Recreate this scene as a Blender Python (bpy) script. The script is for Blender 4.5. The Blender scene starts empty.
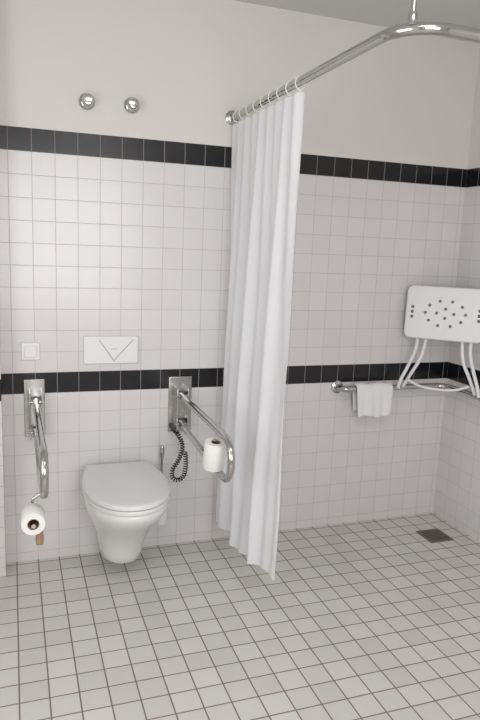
import bpy, bmesh, math, random
from mathutils import Matrix, Vector
random.seed(4)
S=bpy.context.scene
col=S.collection
S.view_settings.view_transform='Standard'
S.view_settings.look='None'
FZ=-0.045; XC=2.431; XL=-0.05; CZ=2.66
# ------------------------------------------------------------ materials
def new_mat(name):
    m=bpy.data.materials.new(name); m.use_nodes=True
    return m,m.node_tree.nodes,m.node_tree.links,m.node_tree.nodes['Principled BSDF']
def simple(name,colr,rough=.4,metal=0,noise=0.0,nscale=20,bump=0,spec=.5):
    m,n,l,b=new_mat(name)
    b.inputs['Base Color'].default_value=(*colr,1); b.inputs['Roughness'].default_value=rough
    b.inputs['Metallic'].default_value=metal; b.inputs['Specular IOR Level'].default_value=spec
    tc=n.new('ShaderNodeTexCoord'); nz=n.new('ShaderNodeTexNoise'); nz.inputs['Scale'].default_value=nscale; nz.inputs['Detail'].default_value=4
    l.new(tc.outputs['Object'],nz.inputs['Vector'])
    mx=n.new('ShaderNodeMix'); mx.data_type='RGBA'
    mx.inputs[6].default_value=(*[c*(1-noise) for c in colr],1); mx.inputs[7].default_value=(*[min(1,c*(1+noise)) for c in colr],1)
    l.new(nz.outputs['Fac'],mx.inputs[0]); l.new(mx.outputs[2],b.inputs['Base Color'])
    if bump:
        bp=n.new('ShaderNodeBump'); bp.inputs['Strength'].default_value=bump; bp.inputs['Distance'].default_value=.002
        l.new(nz.outputs['Fac'],bp.inputs['Height']); l.new(bp.outputs[0],b.inputs['Normal'])
    return m
def tile_mat(name,ax_u,ax_v,gw,c1,c2,grout,rough,bands=False,plaster=None,offu=0,offv=0,var=.04):
    m,n,l,b=new_mat(name)
    geo=n.new('ShaderNodeNewGeometry'); sep=n.new('ShaderNodeSeparateXYZ'); l.new(geo.outputs['Position'],sep.inputs[0])
    def M(op,a,b_=None,c=None):
        q=n.new('ShaderNodeMath'); q.operation=op
        for i,v in enumerate((a,b_,c)):
            if v is None: continue
            if isinstance(v,(int,float)): q.inputs[i].default_value=v
            else: l.new(v,q.inputs[i])
        return q.outputs[0]
    def axis(ax,off):
        u=M('DIVIDE',M('ADD',sep.outputs[ax],off),.1)
        f=M('FRACT',u); fl=M('FLOOR',u)
        d=M('MINIMUM',f,M('SUBTRACT',1.0,f))
        return d,fl
    du,fu=axis(ax_u,offu); dv,fv=axis(ax_v,offv)
    d=M('MINIMUM',du,dv)
    mr=n.new('ShaderNodeMapRange'); mr.interpolation_type='SMOOTHSTEP'
    mr.inputs['From Min'].default_value=gw*.7; mr.inputs['From Max'].default_value=gw*1.3
    l.new(d,mr.inputs['Value']); tile=mr.outputs[0]
    comb=n.new('ShaderNodeCombineXYZ'); l.new(fu,comb.inputs[0]); l.new(fv,comb.inputs[1])
    wn=n.new('ShaderNodeTexWhiteNoise'); l.new(comb.outputs[0],wn.inputs['Vector'])
    mc=n.new('ShaderNodeMix'); mc.data_type='RGBA'; mc.inputs[6].default_value=(*c1,1); mc.inputs[7].default_value=(*c2,1)
    l.new(wn.outputs['Value'],mc.inputs[0]); tc=mc.outputs[2]
    rsock=M('ADD',M('MULTIPLY',M('SUBTRACT',1.0,tile),.5),rough)
    z=sep.outputs[2]
    gsock=None
    if bands:
        b1=M('MULTIPLY',M('GREATER_THAN',z,.8),M('LESS_THAN',z,.9))
        b2=M('MULTIPLY',M('GREATER_THAN',z,1.9),M('LESS_THAN',z,2.0))
        bb=M('ADD',b1,b2)
        mb=n.new('ShaderNodeMix'); mb.data_type='RGBA'; l.new(bb,mb.inputs[0]); l.new(tc,mb.inputs[6]); mb.inputs[7].default_value=(.006,.006,.008,1)
        tc=mb.outputs[2]
        m2=n.new('ShaderNodeMix'); m2.data_type='RGBA'; l.new(bb,m2.inputs[0]); m2.inputs[6].default_value=(*grout,1); m2.inputs[7].default_value=(.30,.285,.28,1)
        gsock=m2.outputs[2]
    mg=n.new('ShaderNodeMix'); mg.data_type='RGBA'; mg.inputs[6].default_value=(*grout,1); l.new(tile,mg.inputs[0]); l.new(tc,mg.inputs[7])
    if gsock: l.new(gsock,mg.inputs[6])
    out=mg.outputs[2]
    bh=tile
    if plaster:
        p=M('GREATER_THAN',z,2.0)
        mp=n.new('ShaderNodeMix'); mp.data_type='RGBA'; l.new(p,mp.inputs[0]); l.new(out,mp.inputs[6]); mp.inputs[7].default_value=(*plaster,1)
        out=mp.outputs[2]
        rsock=M('MAXIMUM',rsock,M('MULTIPLY',p,.85))
        nz=n.new('ShaderNodeTexNoise'); nz.inputs['Scale'].default_value=130; l.new(geo.outputs['Position'],nz.inputs['Vector'])
        bh=M('ADD',M('MULTIPLY',tile,M('SUBTRACT',1.0,p)),M('MULTIPLY',M('MULTIPLY',nz.outputs['Fac'],.25),p))
    bp=n.new('ShaderNodeBump'); bp.inputs['Strength'].default_value=.4; bp.inputs['Distance'].default_value=.001
    l.new(bh,bp.inputs['Height']); l.new(bp.outputs[0],b.inputs['Normal'])
    l.new(out,b.inputs['Base Color']); l.new(rsock,b.inputs['Roughness'])
    return m
WT=((.69,.669,.664),(.72,.699,.694)); PL=(.715,.70,.66)
m_back=tile_mat('wall_tile_back',0,2,.012,*WT,(.49,.46,.45),.22,True,PL)
m_side=tile_mat('wall_tile_side',1,2,.012,*WT,(.49,.46,.45),.22,True,PL)
m_floor=tile_mat('floor_tile',0,1,.026,(.60,.582,.56),(.68,.662,.64),(.215,.17,.138),.38,offv=.03)
m_plaster=simple('plaster',PL,.9,noise=.02,nscale=60,bump=.1)
m_ceil=simple('ceiling_paint',(.62,.61,.59),.9,noise=.02,nscale=60,bump=.1)
m_chrome=simple('chrome',(.53,.52,.51),.12,1,noise=.02)
m_steel=simple('brushed_steel',(.45,.44,.43),.25,1,noise=.05,nscale=60)
m_ceramic=simple('white_ceramic',(.80,.79,.782),.08,noise=.01)
m_plastic=simple('white_plastic',(.80,.80,.795),.35,noise=.01)
m_lid=simple('toilet_seat_plastic',(.76,.757,.753),.2,noise=.01)
m_groove=simple('groove_grey',(.30,.30,.30),.5,noise=.02)
m_black=simple('black_rubber',(.012,.012,.013),.4,noise=.1)
m_dark=simple('void_shade',(.03,.028,.025),.7,noise=.1)  # near-black colour standing for the shade below the drain slats
m_paper=simple('toilet_paper',(.82,.81,.79),.95,noise=.03,nscale=150,bump=.3)
m_card=simple('cardboard',(.36,.22,.14),.9,noise=.1)
m_towel=simple('towel_terry',(.84,.83,.825),1,noise=.06,nscale=220,bump=1.0)
m_drain=simple('drain_steel',(.25,.22,.19),.4,.8,noise=.2,nscale=60)
m_curt,n,l,b=new_mat('curtain_fabric')
b.inputs['Base Color'].default_value=(.91,.925,.955,1); b.inputs['Roughness'].default_value=.6
tr=n.new('ShaderNodeBsdfTranslucent'); tr.inputs[0].default_value=(.91,.925,.96,1)
mx=n.new('ShaderNodeMixShader'); mx.inputs[0].default_value=.35
wv=n.new('ShaderNodeTexNoise'); wv.inputs['Scale'].default_value=11; wv.inputs['Detail'].default_value=6
tcn=n.new('ShaderNodeTexCoord'); l.new(tcn.outputs['Object'],wv.inputs['Vector'])
bp=n.new('ShaderNodeBump'); bp.inputs['Strength'].default_value=.7; bp.inputs['Distance'].default_value=.014; l.new(wv.outputs['Fac'],bp.inputs['Height']); l.new(bp.outputs[0],b.inputs['Normal'])
l.new(b.outputs[0],mx.inputs[1]); l.new(tr.outputs[0],mx.inputs[2]); l.new(mx.outputs[0],n['Material Output'].inputs[0])
# ------------------------------------------------------------ helpers
def empty(name,loc):
    e=bpy.data.objects.new(name,None); e.location=loc; e.empty_display_size=.05; col.objects.link(e); return e
def mesh_obj(name,bm,mat,parent=None,smooth=True,bevel=0,segs=3,angle=40):
    me=bpy.data.meshes.new(name); bmesh.ops.recalc_face_normals(bm,faces=bm.faces[:]); bm.to_mesh(me); bm.free()
    o=bpy.data.objects.new(name,me); col.objects.link(o)
    if mat: me.materials.append(mat)
    if smooth:
        for p in me.polygons: p.use_smooth=True
    if bevel:
        md=o.modifiers.new('bevel','BEVEL'); md.width=bevel; md.segments=segs; md.limit_method='ANGLE'; md.angle_limit=math.radians(35)
    if smooth:
        try: me.set_sharp_from_angle(angle=math.radians(angle))
        except Exception: pass
    if parent:
        o.parent=parent; o.matrix_parent_inverse=Matrix.Translation(-Vector(parent.location))
    return o
def box(name,lo,hi,mat,parent=None,bevel=0.0,rot=None):
    bm=bmesh.new(); lo=Vector(lo);hi=Vector(hi)
    r=bmesh.ops.create_cube(bm,size=1); 
    for v in bm.verts: v.co=Vector([lo[i]+(v.co[i]+.5)*(hi[i]-lo[i]) for i in range(3)])
    return mesh_obj(name,bm,mat,parent,smooth=bevel>0,bevel=bevel)
def lathe(name,prof,mat,parent,loc,axis='Z',seg=32):
    bm=bmesh.new(); rings=[]
    for r,h in prof:
        if r<1e-6: rings.append([bm.verts.new((0,0,h))])
        else: rings.append([bm.verts.new((r*math.cos(2*math.pi*i/seg),r*math.sin(2*math.pi*i/seg),h)) for i in range(seg)])
    for a,b_ in zip(rings,rings[1:]):
        for i in range(seg):
            j=(i+1)%seg
            vs=[a[i%len(a)],a[j%len(a)],b_[j%len(b_)],b_[i%len(b_)]]
            u=[]
            for v in vs:
                if v not in u: u.append(v)
            if len(u)>=3: bm.faces.new(u)
    R=Matrix.Identity(4)
    if isinstance(axis,Vector): R=Vector((0,0,1)).rotation_difference(axis).to_matrix().to_4x4()
    elif axis=='-Y': R=Matrix.Rotation(math.radians(90),4,'X')
    elif axis=='X': R=Matrix.Rotation(math.radians(90),4,'Y')
    elif axis=='-X': R=Matrix.Rotation(math.radians(-90),4,'Y')
    bm.transform(Matrix.Translation(Vector(loc))@R)
    return mesh_obj(name,bm,mat,parent)
def fillet(pts,rad,n=8):
    pts=[Vector(p) for p in pts]; out=[pts[0]]
    for i in range(1,len(pts)-1):
        r=rad[i-1] if isinstance(rad,(list,tuple)) else rad
        a,b_,c=pts[i-1],pts[i],pts[i+1]; u=(a-b_).normalized(); v=(c-b_).normalized()
        ang=u.angle(v)
        if ang>3.1 or r<=0: out.append(b_); continue
        t=min(r/math.tan(ang/2),(a-b_).length*.49999,(c-b_).length*.49999); rr=t*math.tan(ang/2)
        cen=b_+(u+v).normalized()*(rr/math.sin(ang/2)); s=(b_+u*t-cen).normalized(); e=(b_+v*t-cen).normalized()
        th=s.angle(e)
        for k in range(n+1):
            w=k/n
            out.append(cen+rr*(s*math.sin((1-w)*th)+e*math.sin(w*th))/math.sin(th))
    out.append(pts[-1]); return out
def tube(name,pts,r,mat,parent,seg=16,closed=False):
    pts=[Vector(p) for p in pts]; q=[pts[0]]
    for p in pts[1:]:
        if (p-q[-1]).length>1e-5: q.append(p)
    pts=q; bm=bmesh.new(); rings=[]; N=len(pts); ref=None
    for i,p in enumerate(pts):
        if closed: t=(pts[(i+1)%N]-pts[i-1]).normalized()
        elif i==0: t=(pts[1]-p).normalized()
        elif i==N-1: t=(p-pts[i-1]).normalized()
        else: t=((pts[i+1]-p).normalized()+(p-pts[i-1]).normalized()).normalized()
        if ref is None: ref=t.orthogonal().normalized()
        else: ref=(ref-t*ref.dot(t)).normalized()
        bn=t.cross(ref)
        rings.append([bm.verts.new(p+r*(math.cos(2*math.pi*k/seg)*ref+math.sin(2*math.pi*k/seg)*bn)) for k in range(seg)])
    prs=list(zip(rings,rings[1:]))
    if closed: prs.append((rings[-1],rings[0]))
    for a,b_ in prs:
        for k in range(seg):
            bm.faces.new([a[k],a[(k+1)%seg],b_[(k+1)%seg],b_[k]])
    if not closed:
        bm.faces.new(rings[0]); bm.faces.new(rings[-1][::-1])
    return mesh_obj(name,bm,mat,parent)
# ------------------------------------------------------------ room
T=.12; YF=-4.3; XO=-1.1; YW=-.13
box('floor',(XO-T,YF-T,FZ-.1),(XC+T,T,FZ),m_floor)
box('ceiling',(XO-T,YF-T,CZ),(XC+T,T,CZ+.1),m_ceil)
box('wall_back',(XL-T,0,FZ-.1),(XC+T,T,CZ),m_back)
box('wall_right',(XC,YF,FZ-.1),(XC+T,0,CZ),m_side)
box('wall_left',(XL-T,YW,FZ-.1),(XL,0,CZ),m_side)
box('wall_entry',(XO,YW,FZ-.1),(XL-T,YW+T,CZ),m_plaster)
box('wall_entry_side',(XO-T,YF,FZ-.1),(XO,YW+T,CZ),m_plaster)
box('wall_front',(XO-T,YF-T,FZ-.1),(XC+T,YF,CZ),m_plaster)
# ------------------------------------------------------------ toilet
TX=.480
def outline(hw,y0,length,n=32,k=1.55,pw=2.15,back=.80):
    a=min(hw*k,length*.8); yc=y0-length+a; pts=[]
    m=6
    for i in range(m):
        t=i/m; w=back+(1-back)*math.sin(t*math.pi/2)
        pts.append((-hw*w,y0+(yc-y0)*t))
    for i in range(n+1):
        t=math.pi*i/n; c=math.cos(t); s=math.sin(t)
        x=-hw*math.copysign(abs(c)**(2/pw),c); y=yc-a*abs(s)**(2/pw)
        pts.append((x,y))
    for i in reversed(range(m)):
        t=i/m; w=back+(1-back)*math.sin(t*math.pi/2)
        pts.append((hw*w,y0+(yc-y0)*t))
    return pts
def loft(name,slices,mat,parent,cap=(True,True)):
    bm=bmesh.new(); rings=[]
    for z,pts in slices:
        rings.append([bm.verts.new((TX+x,y,z)) for x,y in pts])
    for a,b_ in zip(rings,rings[1:]):
        for i in range(len(a)):
            j=(i+1)%len(a); bm.faces.new([a[i],a[j],b_[j],b_[i]])
    if cap[0]: bm.faces.new(rings[0][::-1])
    if cap[1]: bm.faces.new(rings[-1])
    return mesh_obj(name,bm,mat,parent,angle=50)
toil=empty('toilet',(TX,-.28,.2))
sl=[]
for z,hw,ln in [(.022,.065,.24),(.027,.088,.285),(.042,.098,.31),(.08,.105,.325),(.135,.113,.35),(.185,.126,.39),(.235,.145,.44),(.285,.165,.50),(.325,.178,.55),(.355,.185,.58),(.380,.187,.592),(.392,.184,.588),(.396,.177,.58)]:
    sl.append((z,outline(hw,-.001,ln)))
loft('bowl',sl,m_ceramic,toil)
def off(z,hw,ln,y0=-.050): return (z,outline(hw,y0,ln-(-y0)))
loft('seat_ring',[off(.398,.184,.592),off(.401,.192,.600),off(.414,.194,.602),off(.418,.191,.599)],m_lid,toil)
lid=[off(.421,.189,.598),off(.423,.194,.602),off(.434,.195,.603),off(.440,.192,.600),off(.443,.183,.591),off(.445,.162,.568,-.070),off(.447,.12,.51,-.11),off(.450,.06,.41,-.2)]
loft('lid',lid,m_lid,toil)
for sx in (-.075,.075):
    tube('hinge',[(TX+sx-.02,-.042,.415),(TX+sx+.02,-.042,.415)],.012,m_chrome,toil)
# ------------------------------------------------------------ flush plate
fp=empty('flush_plate',(.45,-.005,1.0))
box('cover',(.322,-.014,.938),(.583,-.0005,1.072),m_plastic,fp,.004)
def bar3(name,a,b_,w,mat,parent):
    a=Vector(a);b_=Vector(b_); tube(name,[a,b_],w,mat,parent,8)
bar3('groove_a',(.395,-.0142,1.055),(.465,-.0142,.953),.0016,m_groove,fp)
bar3('groove_b',(.465,-.0142,.953),(.560,-.0142,1.055),.0016,m_groove,fp)
bar3('groove_c',(.450,-.0142,1.010),(.480,-.0142,1.010),.0012,m_groove,fp)
# ------------------------------------------------------------ light switch
sw=empty('light_switch',(.08,-.005,1.0))
box('frame',(.040,-.010,.962),(.122,-.0005,1.044),m_plastic,sw,.004)
box('rocker',(.054,-.016,.976),(.108,-.009,1.030),m_plastic,sw,.004)
# ------------------------------------------------------------ chrome wall knobs
for X,Z in ((.340,2.135),(.542,2.14)):
    k=empty('chrome_valve_knob',(X,-.03,Z))
    lathe('escutcheon',[(0,0.0005),(.036,.0005),(.036,.004),(.030,.012),(.018,.016),(0,.016)],m_chrome,k,(X,0,Z),'-Y')
    lathe('knob',[(0,.012),(.016,.012),(.015,.024),(.024,.030),(.027,.040),(.026,.052),(.020,.060),(0,.062)],m_chrome,k,(X,0,Z),'-Y')
# ------------------------------------------------------------ fold down support rails
def fold_rail(X,plate_lo,plate_hi,zt,zb,L):
    e=empty('fold_down_grab_rail',(X,-.4,zt))
    box('mounting_plate',(plate_lo[0],-.008,plate_lo[1]),(plate_hi[0],-.0005,plate_hi[1]),m_steel,e,.003)
    box('hinge_cheek_left',(X-.030,-.075,zb-.01),(X-.024,-.008,zt+.045),m_chrome,e,.002)
    box('hinge_cheek_right',(X+.024,-.075,zb-.01),(X+.030,-.008,zt+.045),m_chrome,e,.002)
    tube('hinge_pin',[(X-.034,-.05,zt),(X+.034,-.05,zt)],.009,m_steel,e)
    tube('hinge_pin_lower',[(X-.034,-.05,zb+.02),(X+.034,-.05,zb+.02)],.007,m_steel,e)
    tube('rail_loop',fillet([(X,-.03,zt),(X,-L,zt),(X,-L,zb-.01),(X,-.03,zb+.02)],[.083,.083],12),.0155,m_chrome,e,20)
    for px in (plate_lo[0]+.012,plate_hi[0]-.012):
        for pz in (plate_lo[1]+.015,plate_hi[1]-.015):
            lathe('screw',[(0,.0075),(.006,.0075),(.005,.011),(0,.0115)],m_chrome,e,(px,0,pz),'-Y',12)
    return e
rR=fold_rail(.80,(.742,.575),(.862,.862),.770,.605,.84)
rL=fold_rail(.10,(.048,.590),(.142,.870),.770,.605,.84)
def roll(name,loc,axis,R,H):
    e=empty(name,loc)
    lathe('paper',[(.021,-H/2),(R-.002,-H/2),(R,-H/2+.003),(R,H/2-.003),(R-.002,H/2),(.021,H/2),(.021,-H/2)],m_paper,e,loc,axis,40)
    lathe('core',[(.0205,-H/2+.001),(.0205,H/2-.001),(.0185,H/2-.001),(.0185,-H/2+.001),(.0205,-H/2+.001)],m_card,e,loc,axis,32)
    return e
LX=.060
r1=roll('toilet_paper_roll',(LX,-.80,.520),'-Y',.042,.10)
tube('spindle',[(LX,-.735,.520),(LX,-.865,.520)],.008,m_chrome,r1)
tube('holder_arm',fillet([(LX,-.738,.520),(LX,-.738,.57),(.088,-.738,.588)],.01),.005,m_chrome,r1)
lathe('cardboard_tail',[(0.0,0),(.013,0),(.015,.02),(.012,.055),(0,.055)],m_card,r1,(LX+.022,-.80,.420),'Z',16)
r2=roll('toilet_paper_roll',(.778,-.69,.675),Vector((.03,-.15,1)).normalized(),.046,.115)
tube('spindle',[(.778,-.69,.60),(.778,-.69,.742)],.008,m_chrome,r2)
# coiled cord
cd=empty('coiled_cord',(.78,-.11,.5))
path=[Vector(p) for p in [(.762,-.045,.600),(.780,-.09,.575),(.794,-.11,.525),(.776,-.12,.465),(.742,-.125,.415),(.742,-.13,.372),(.772,-.13,.358),(.800,-.13,.382),(.808,-.13,.44),(.806,-.12,.50)]]
def catmull(P,n=24):
    Q=[P[0]]+P+[P[-1]]; out=[]
    for i in range(1,len(Q)-2):
        for k in range(n):
            t=k/n; a,b_,c,d=Q[i-1],Q[i],Q[i+1],Q[i+2]
            out.append(.5*((2*b_)+(c-a)*t+(2*a-5*b_+4*c-d)*t*t+(3*b_-a-3*c+d)*t**3))
    out.append(P[-1]); return out
cp=catmull(path,100); hel=[]; acc=0
for i,p in enumerate(cp):
    t=(cp[min(i+1,len(cp)-1)]-cp[max(i-1,0)]).normalized()
    if i: acc+=(cp[i]-cp[i-1]).length
    nn=t.cross(Vector((0,1,0))).normalized(); bb=t.cross(nn); w=acc*2*math.pi/.0125
    hel.append(p+.0100*(math.cos(w)*nn+math.sin(w)*bb))
tube('coil',hel,.0029,m_black,cd,6)
# ------------------------------------------------------------ toilet brush
br=empty('toilet_brush',(.705,-.06,.3))
lathe('holder',[(0,.10),(.034,.10),(.037,.11),(.039,.20),(.036,.205),(.030,.20),(.027,.12),(0,.12)],m_plastic,br,(.705,-.042,0),'Z')
lathe('handle',[(0,.13),(.010,.13),(.006,.25),(.006,.44),(.010,.47),(.011,.50),(.007,.515),(0,.517)],m_steel,br,(.706,-.045,0),'Z',16)
# ------------------------------------------------------------ shower rail
ZR=2.135; XR=1.030
sr=empty('shower_curtain_rail',(XR,-.8,ZR))
tube('rail_tube',fillet([(XR,-.001,ZR),(XR,-1.49,ZR),(XC-.001,-1.49,ZR)],.13,14),.0165,m_chrome,sr,20)
lathe('flange',[(0,.0005),(.034,.0005),(.034,.006),(.024,.014),(.0175,.016),(0,.016)],m_chrome,sr,(XR,0,ZR),'-Y')
lathe('flange_right',[(0,.0005),(.034,.0005),(.034,.006),(.024,.014),(.0175,.016),(0,.016)],m_chrome,sr,(XC,-1.49,ZR),'-X')
HX,HY=XR+.032,-1.458
tube('hanger',[(HX,HY,ZR+.01),(HX,HY,CZ-.001)],.007,m_chrome,sr)
lathe('hanger_collar',[(0,-.004),(.012,-.004),(.014,.012),(.010,.03),(0,.03)],m_chrome,sr,(HX,HY,ZR+.012),'Z')
lathe('hanger_rose',[(0,-.014),(.012,-.014),(.03,-.004),(.032,-.0005),(0,-.0005)],m_chrome,sr,(HX,HY,CZ),'Z')
# ------------------------------------------------------------ shower curtain
sc=empty('shower_curtain',(XR,-.4,1.1))
NS,NZ=260,80
bm=bmesh.new(); grid=[]
PITCH=.94/8
rings_s=[.03+.94*i/8 for i in range(9)]
def ease(a): return a*a*(3-2*a)
for iz in range(NZ+1):
    v=iz/NZ; row=[]
    for i in range(NS+1):
        s=i/NS
        ztop=2.098-.007*(1-math.cos(2*math.pi*(s-.03)/PITCH))
        zbot=.102+.044*s*s+.012*math.sin(9*s)
        z=ztop+(zbot-ztop)*v
        ph=2*math.pi*(s-.03)/PITCH
        a1=.012*(1-ease(min(1,v*1.4)))
        a2=.028*ease(min(1,v*1.3+.12))
        f2=math.sin(2*math.pi*3.2*s+.9+.8*v)+.5*math.sin(2*math.pi*5.7*s+2.6*v+.4)
        f2*=1-.55*ease(max(0,min(1,(s-.60)/.3)))
        f2+=.26*math.sin(2*math.pi*9.3*s+3.6*v+1.1)*(.3+.7*math.sin(5*v+4*s)**2)
        f2+=.16*math.sin(2*math.pi*2.1*s+9*v)*math.sin(7*v+2)
        X=XR-.002+a1*math.sin(ph)+a2*f2-.035*(1-s)*v-.034*v*s+.012*s*ease(v)
        Y=-.050-(.765+.010*v)*s+.010*math.cos(2*math.pi*3.2*s+2+.8*v)*v
        Y=min(Y,-.012)
        row.append(bm.verts.new((X,Y,z)))
    grid.append(row)
for iz in range(NZ):
    for i in range(NS):
        bm.faces.new([grid[iz][i],grid[iz][i+1],grid[iz+1][i+1],grid[iz+1][i]])
mesh_obj('cloth',bm,m_curt,sc,angle=180)
for s in rings_s:
    y=-.050-.765*s
    ring=[(XR+.020*math.sin(t),y,ZR-.006+.024*math.cos(t)) for t in [2*math.pi*k/28 for k in range(28)]]
    tube('ring',ring,.0025,m_plastic,sc,8,closed=True)
    tube('hook',[(XR,y,ZR-.028),(XR,y,2.082)],.0022,m_plastic,sc,8)
# ------------------------------------------------------------ shower grab bar
gb=empty('shower_grab_bar',(2.2,-.07,.77))
tube('bar',fillet([(1.70,-.002,.775),(1.70,-.07,.775),(XC-.07,-.07,.775),(XC-.07,-1.05,.775),(XC-.002,-1.05,.775)],[.05,.07,.05],10),.016,m_chrome,gb,20)
FL=[(0,.0005),(.036,.0005),(.036,.006),(.026,.012),(.017,.014),(0,.014)]
lathe('flange_left',FL,m_chrome,gb,(1.70,0,.775),'-Y')
lathe('flange_right',FL,m_chrome,gb,(XC,-1.05,.775),'-X')
lathe('flange_mid',[(0,.0005),(.036,.0005),(.036,.006),(.026,.012),(.010,.014),(.010,.07),(0,.07)],m_chrome,gb,(XC,-.45,.775),'-X')
# ------------------------------------------------------------ shower seat
se=empty('shower_seat',(2.23,-.2,1.2))
A=Vector((2.075,-.050,1.06)); Bv=Vector((2.385,-.335,1.06)); W=(Bv-A).length; ux=(Bv-A).normalized(); nrm=Vector((ux.y,-ux.x,0)); nrm=nrm if nrm.y<0 else -nrm
uz=(Vector((0,0,1))-nrm*.10).normalized(); nrm=ux.cross(uz); nrm=nrm if nrm.y<0 else -nrm
H=.29
def P(u,v,w): return A+ux*u+uz*v+nrm*w
bm=bmesh.new()
def rr(w,h,r,n=6,inset=0):
    pts=[]
    for cx,cy,a0 in ((w-r,h-r,0),(r,h-r,90),(r,r,180),(w-r,r,270)):
        for k in range(n+1):
            a=math.radians(a0+90*k/n); pts.append((cx+(r-inset)*math.cos(a),cy+(r-inset)*math.sin(a)))
    return pts
rg=[]
for w,ins in ((0,.006),(.006,0),(.022,0),(.028,.006)):
    rg.append([bm.verts.new(P(x,y,w)) for x,y in rr(W,H,.035,6,ins)])
for a,b_ in zip(rg,rg[1:]):
    for i in range(len(a)):
        j=(i+1)%len(a); bm.faces.new([a[i],a[j],b_[j],b_[i]])
bm.faces.new(rg[0][::-1]); bm.faces.new(rg[-1])
board=mesh_obj('seat_board',bm,m_plastic,se)
bm=bmesh.new()
def cyl(u,v,r,hh=.05):
    res=bmesh.ops.create_cone(bm,cap_ends=True,segments=14,radius1=r,radius2=r,depth=hh)
    R=Matrix((ux,uz,nrm)).transposed().to_4x4()
    bmesh.ops.transform(bm,matrix=Matrix.Translation(P(u,v,.014))@R,verts=res['verts'])
for k in range(10):
    a=2*math.pi*k/10; cyl(W/2+.105*math.cos(a),H/2+.070*math.sin(a),.0085)
for du,dv in ((-.045,.0),(0,.025),(0,-.025),(.045,0)): cyl(W/2+du,H/2+dv,.0085)
for du in (-.175,.175):
    for q in (-.027,0,.027): cyl(W/2+du,H/2+q,.009)
me=bpy.data.meshes.new('cut'); bm.to_mesh(me); bm.free(); cut=bpy.data.objects.new('cut',me); col.objects.link(cut)
md=board.modifiers.new('b','BOOLEAN'); md.object=cut; md.operation='DIFFERENCE'; md.solver='EXACT'
bpy.context.view_layer.update()
dg=bpy.context.evaluated_depsgraph_get(); nm=bpy.data.meshes.new_from_object(board.evaluated_get(dg))
board.modifiers.clear(); board.data=nm; bpy.data.objects.remove(cut)
for p in nm.polygons: p.use_smooth=False
def leg(name,u,spread):
    sg=(1 if spread<0 else -1)
    tube(name+'_front',catmull([P(u,.16,-.012),P(u,.03,-.012),P(u+spread*.1,-.07,.0),P(u+spread*.6,-.16,.03),P(u+spread*1.1,-.235,.05),P(u+spread*1.3,-.285,.045)],8),.0095,m_plastic,se,12)
    tube(name+'_rear',catmull([P(u+.045*sg,.16,-.012),P(u+.045*sg,.02,-.012),P(u+.03*sg,-.10,.0),P(u+spread*.2,-.19,.0),P(u+spread*.7,-.25,.01),P(u+spread*.9,-.275,.03)],8),.0095,m_plastic,se,12)
leg('leg_left',.075,-.055); leg('leg_right',W-.065,.055)
tube('cross_brace',catmull([P(.05,-.235,.03),P(.12,-.262,.04),P(W/2,-.268,.05),P(W-.12,-.262,.04),P(W-.05,-.235,.03)],8),.007,m_plastic,se,10)
# ------------------------------------------------------------ towel
tw=bmesh.new(); NX=40
prof=[]
R=.021
for k in range(14): prof.append((-.07+R,.775-.13+.13*k/14))
for k in range(13):
    a=math.pi*k/12; prof.append((-.07+R*math.cos(a),.775+R*math.sin(a)))
for k in range(1,17): prof.append((-.07-R,.775-.155*k/16))
g=[]
for i in range(NX+1):
    u=i/NX; row=[]
    for j,(y,z) in enumerate(prof):
        d=max(0,.775-z)/.155
        x=1.775+.225*u+ (.018*d*(1-u)) -.006*d*u
        fy=.006*math.sin(u*9+1.0)*d+.004*math.sin(u*23+3)*d
        row.append(tw.verts.new((x,y+fy*(1 if y<-.07 else .3)-.004*d*(1 if y<-.07 else 0),z+.006*math.sin(u*7)*d+.003*math.sin(u*12)*(1-d))))
    g.append(row)
for i in range(NX):
    for j in range(len(prof)-1): tw.faces.new([g[i][j],g[i+1][j],g[i+1][j+1],g[i][j+1]])
to=mesh_obj('towel',tw,m_towel,None,angle=180)
md=to.modifiers.new('s','SOLIDIFY'); md.thickness=.009; md.offset=1
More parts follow.
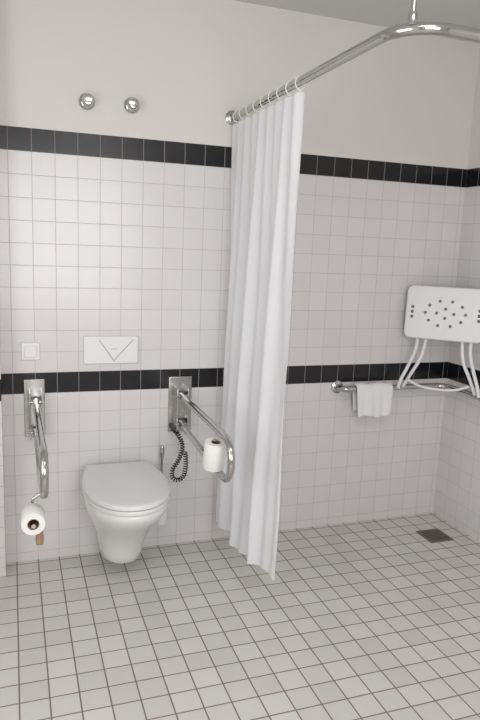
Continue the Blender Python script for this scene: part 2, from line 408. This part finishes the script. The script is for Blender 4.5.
# ------------------------------------------------------------ floor drain
fd=empty('floor_drain',(2.23,-.285,FZ))
DX,DY,h=2.23,-.285,.075
for a,b_ in (((DX-h,DY-h),(DX+h,DY-h+.010)),((DX-h,DY+h-.010),(DX+h,DY+h)),((DX-h,DY-h+.01),(DX-h+.010,DY+h-.01)),((DX+h-.010,DY-h+.01),(DX+h,DY+h-.01))):
    box('frame',(a[0],a[1],FZ),(b_[0],b_[1],FZ+.004),m_drain,fd,.001)
box('sump_shade',(DX-h+.01,DY-h+.01,FZ),(DX+h-.01,DY+h-.01,FZ+.001),m_dark,fd)  # flat dark sheet on the floor, its colour stands for shade inside the drain
for k in range(8):
    y=DY-h+.018+k*.0163
    box('slat',(DX-h+.01,y-.0045,FZ+.001),(DX+h-.01,y+.0045,FZ+.0035),m_drain,fd)
# ------------------------------------------------------------ lights
def area(name,loc,rot,sx,sy,e,c=(1,1,1)):
    L=bpy.data.lights.new(name,'AREA'); L.shape='RECTANGLE'; L.size=sx; L.size_y=sy; L.energy=e; L.color=c
    o=bpy.data.objects.new(name,L); o.location=loc; o.rotation_euler=rot; col.objects.link(o); return o
area('window_daylight',(0.5,YF+.05,1.55),(math.radians(90),0,0),1.6,1.5,44,(.99,.985,1.0))
area('side_daylight',(XO+.03,-2.1,1.5),(math.radians(90),0,math.radians(-90)),1.4,1.5,20,(.97,.98,1.0))
area('ceiling_fill',(.7,-2.5,CZ-.03),(0,0,0),.6,.6,12,(1,.98,.95))  # added overhead fill light, no fixture known on this ceiling
w=bpy.data.worlds.new('world'); S.world=w; w.use_nodes=True; w.node_tree.nodes['Background'].inputs[0].default_value=(.8,.85,1,1); w.node_tree.nodes['Background'].inputs[1].default_value=.3
# ------------------------------------------------------------ camera
cam=bpy.data.cameras.new('camera'); cam.sensor_fit='HORIZONTAL'; cam.sensor_width=36; cam.lens=48; cam.clip_start=.02
cx,cy,cz,yaw,pit,rol=.0071,-3.0997,1.5248,.345,.176,.0404
fw=Vector((math.sin(yaw)*math.cos(pit),math.cos(yaw)*math.cos(pit),-math.sin(pit)))
r=Vector((math.cos(yaw),-math.sin(yaw),0)); u=r.cross(fw)
r2=r*math.cos(rol)+u*math.sin(rol); u2=-r*math.sin(rol)+u*math.cos(rol)
M=Matrix((r2,u2,-fw)).transposed().to_4x4(); M.translation=(cx,cy,cz)
co=bpy.data.objects.new('camera',cam); col.objects.link(co); co.matrix_world=M; S.camera=co
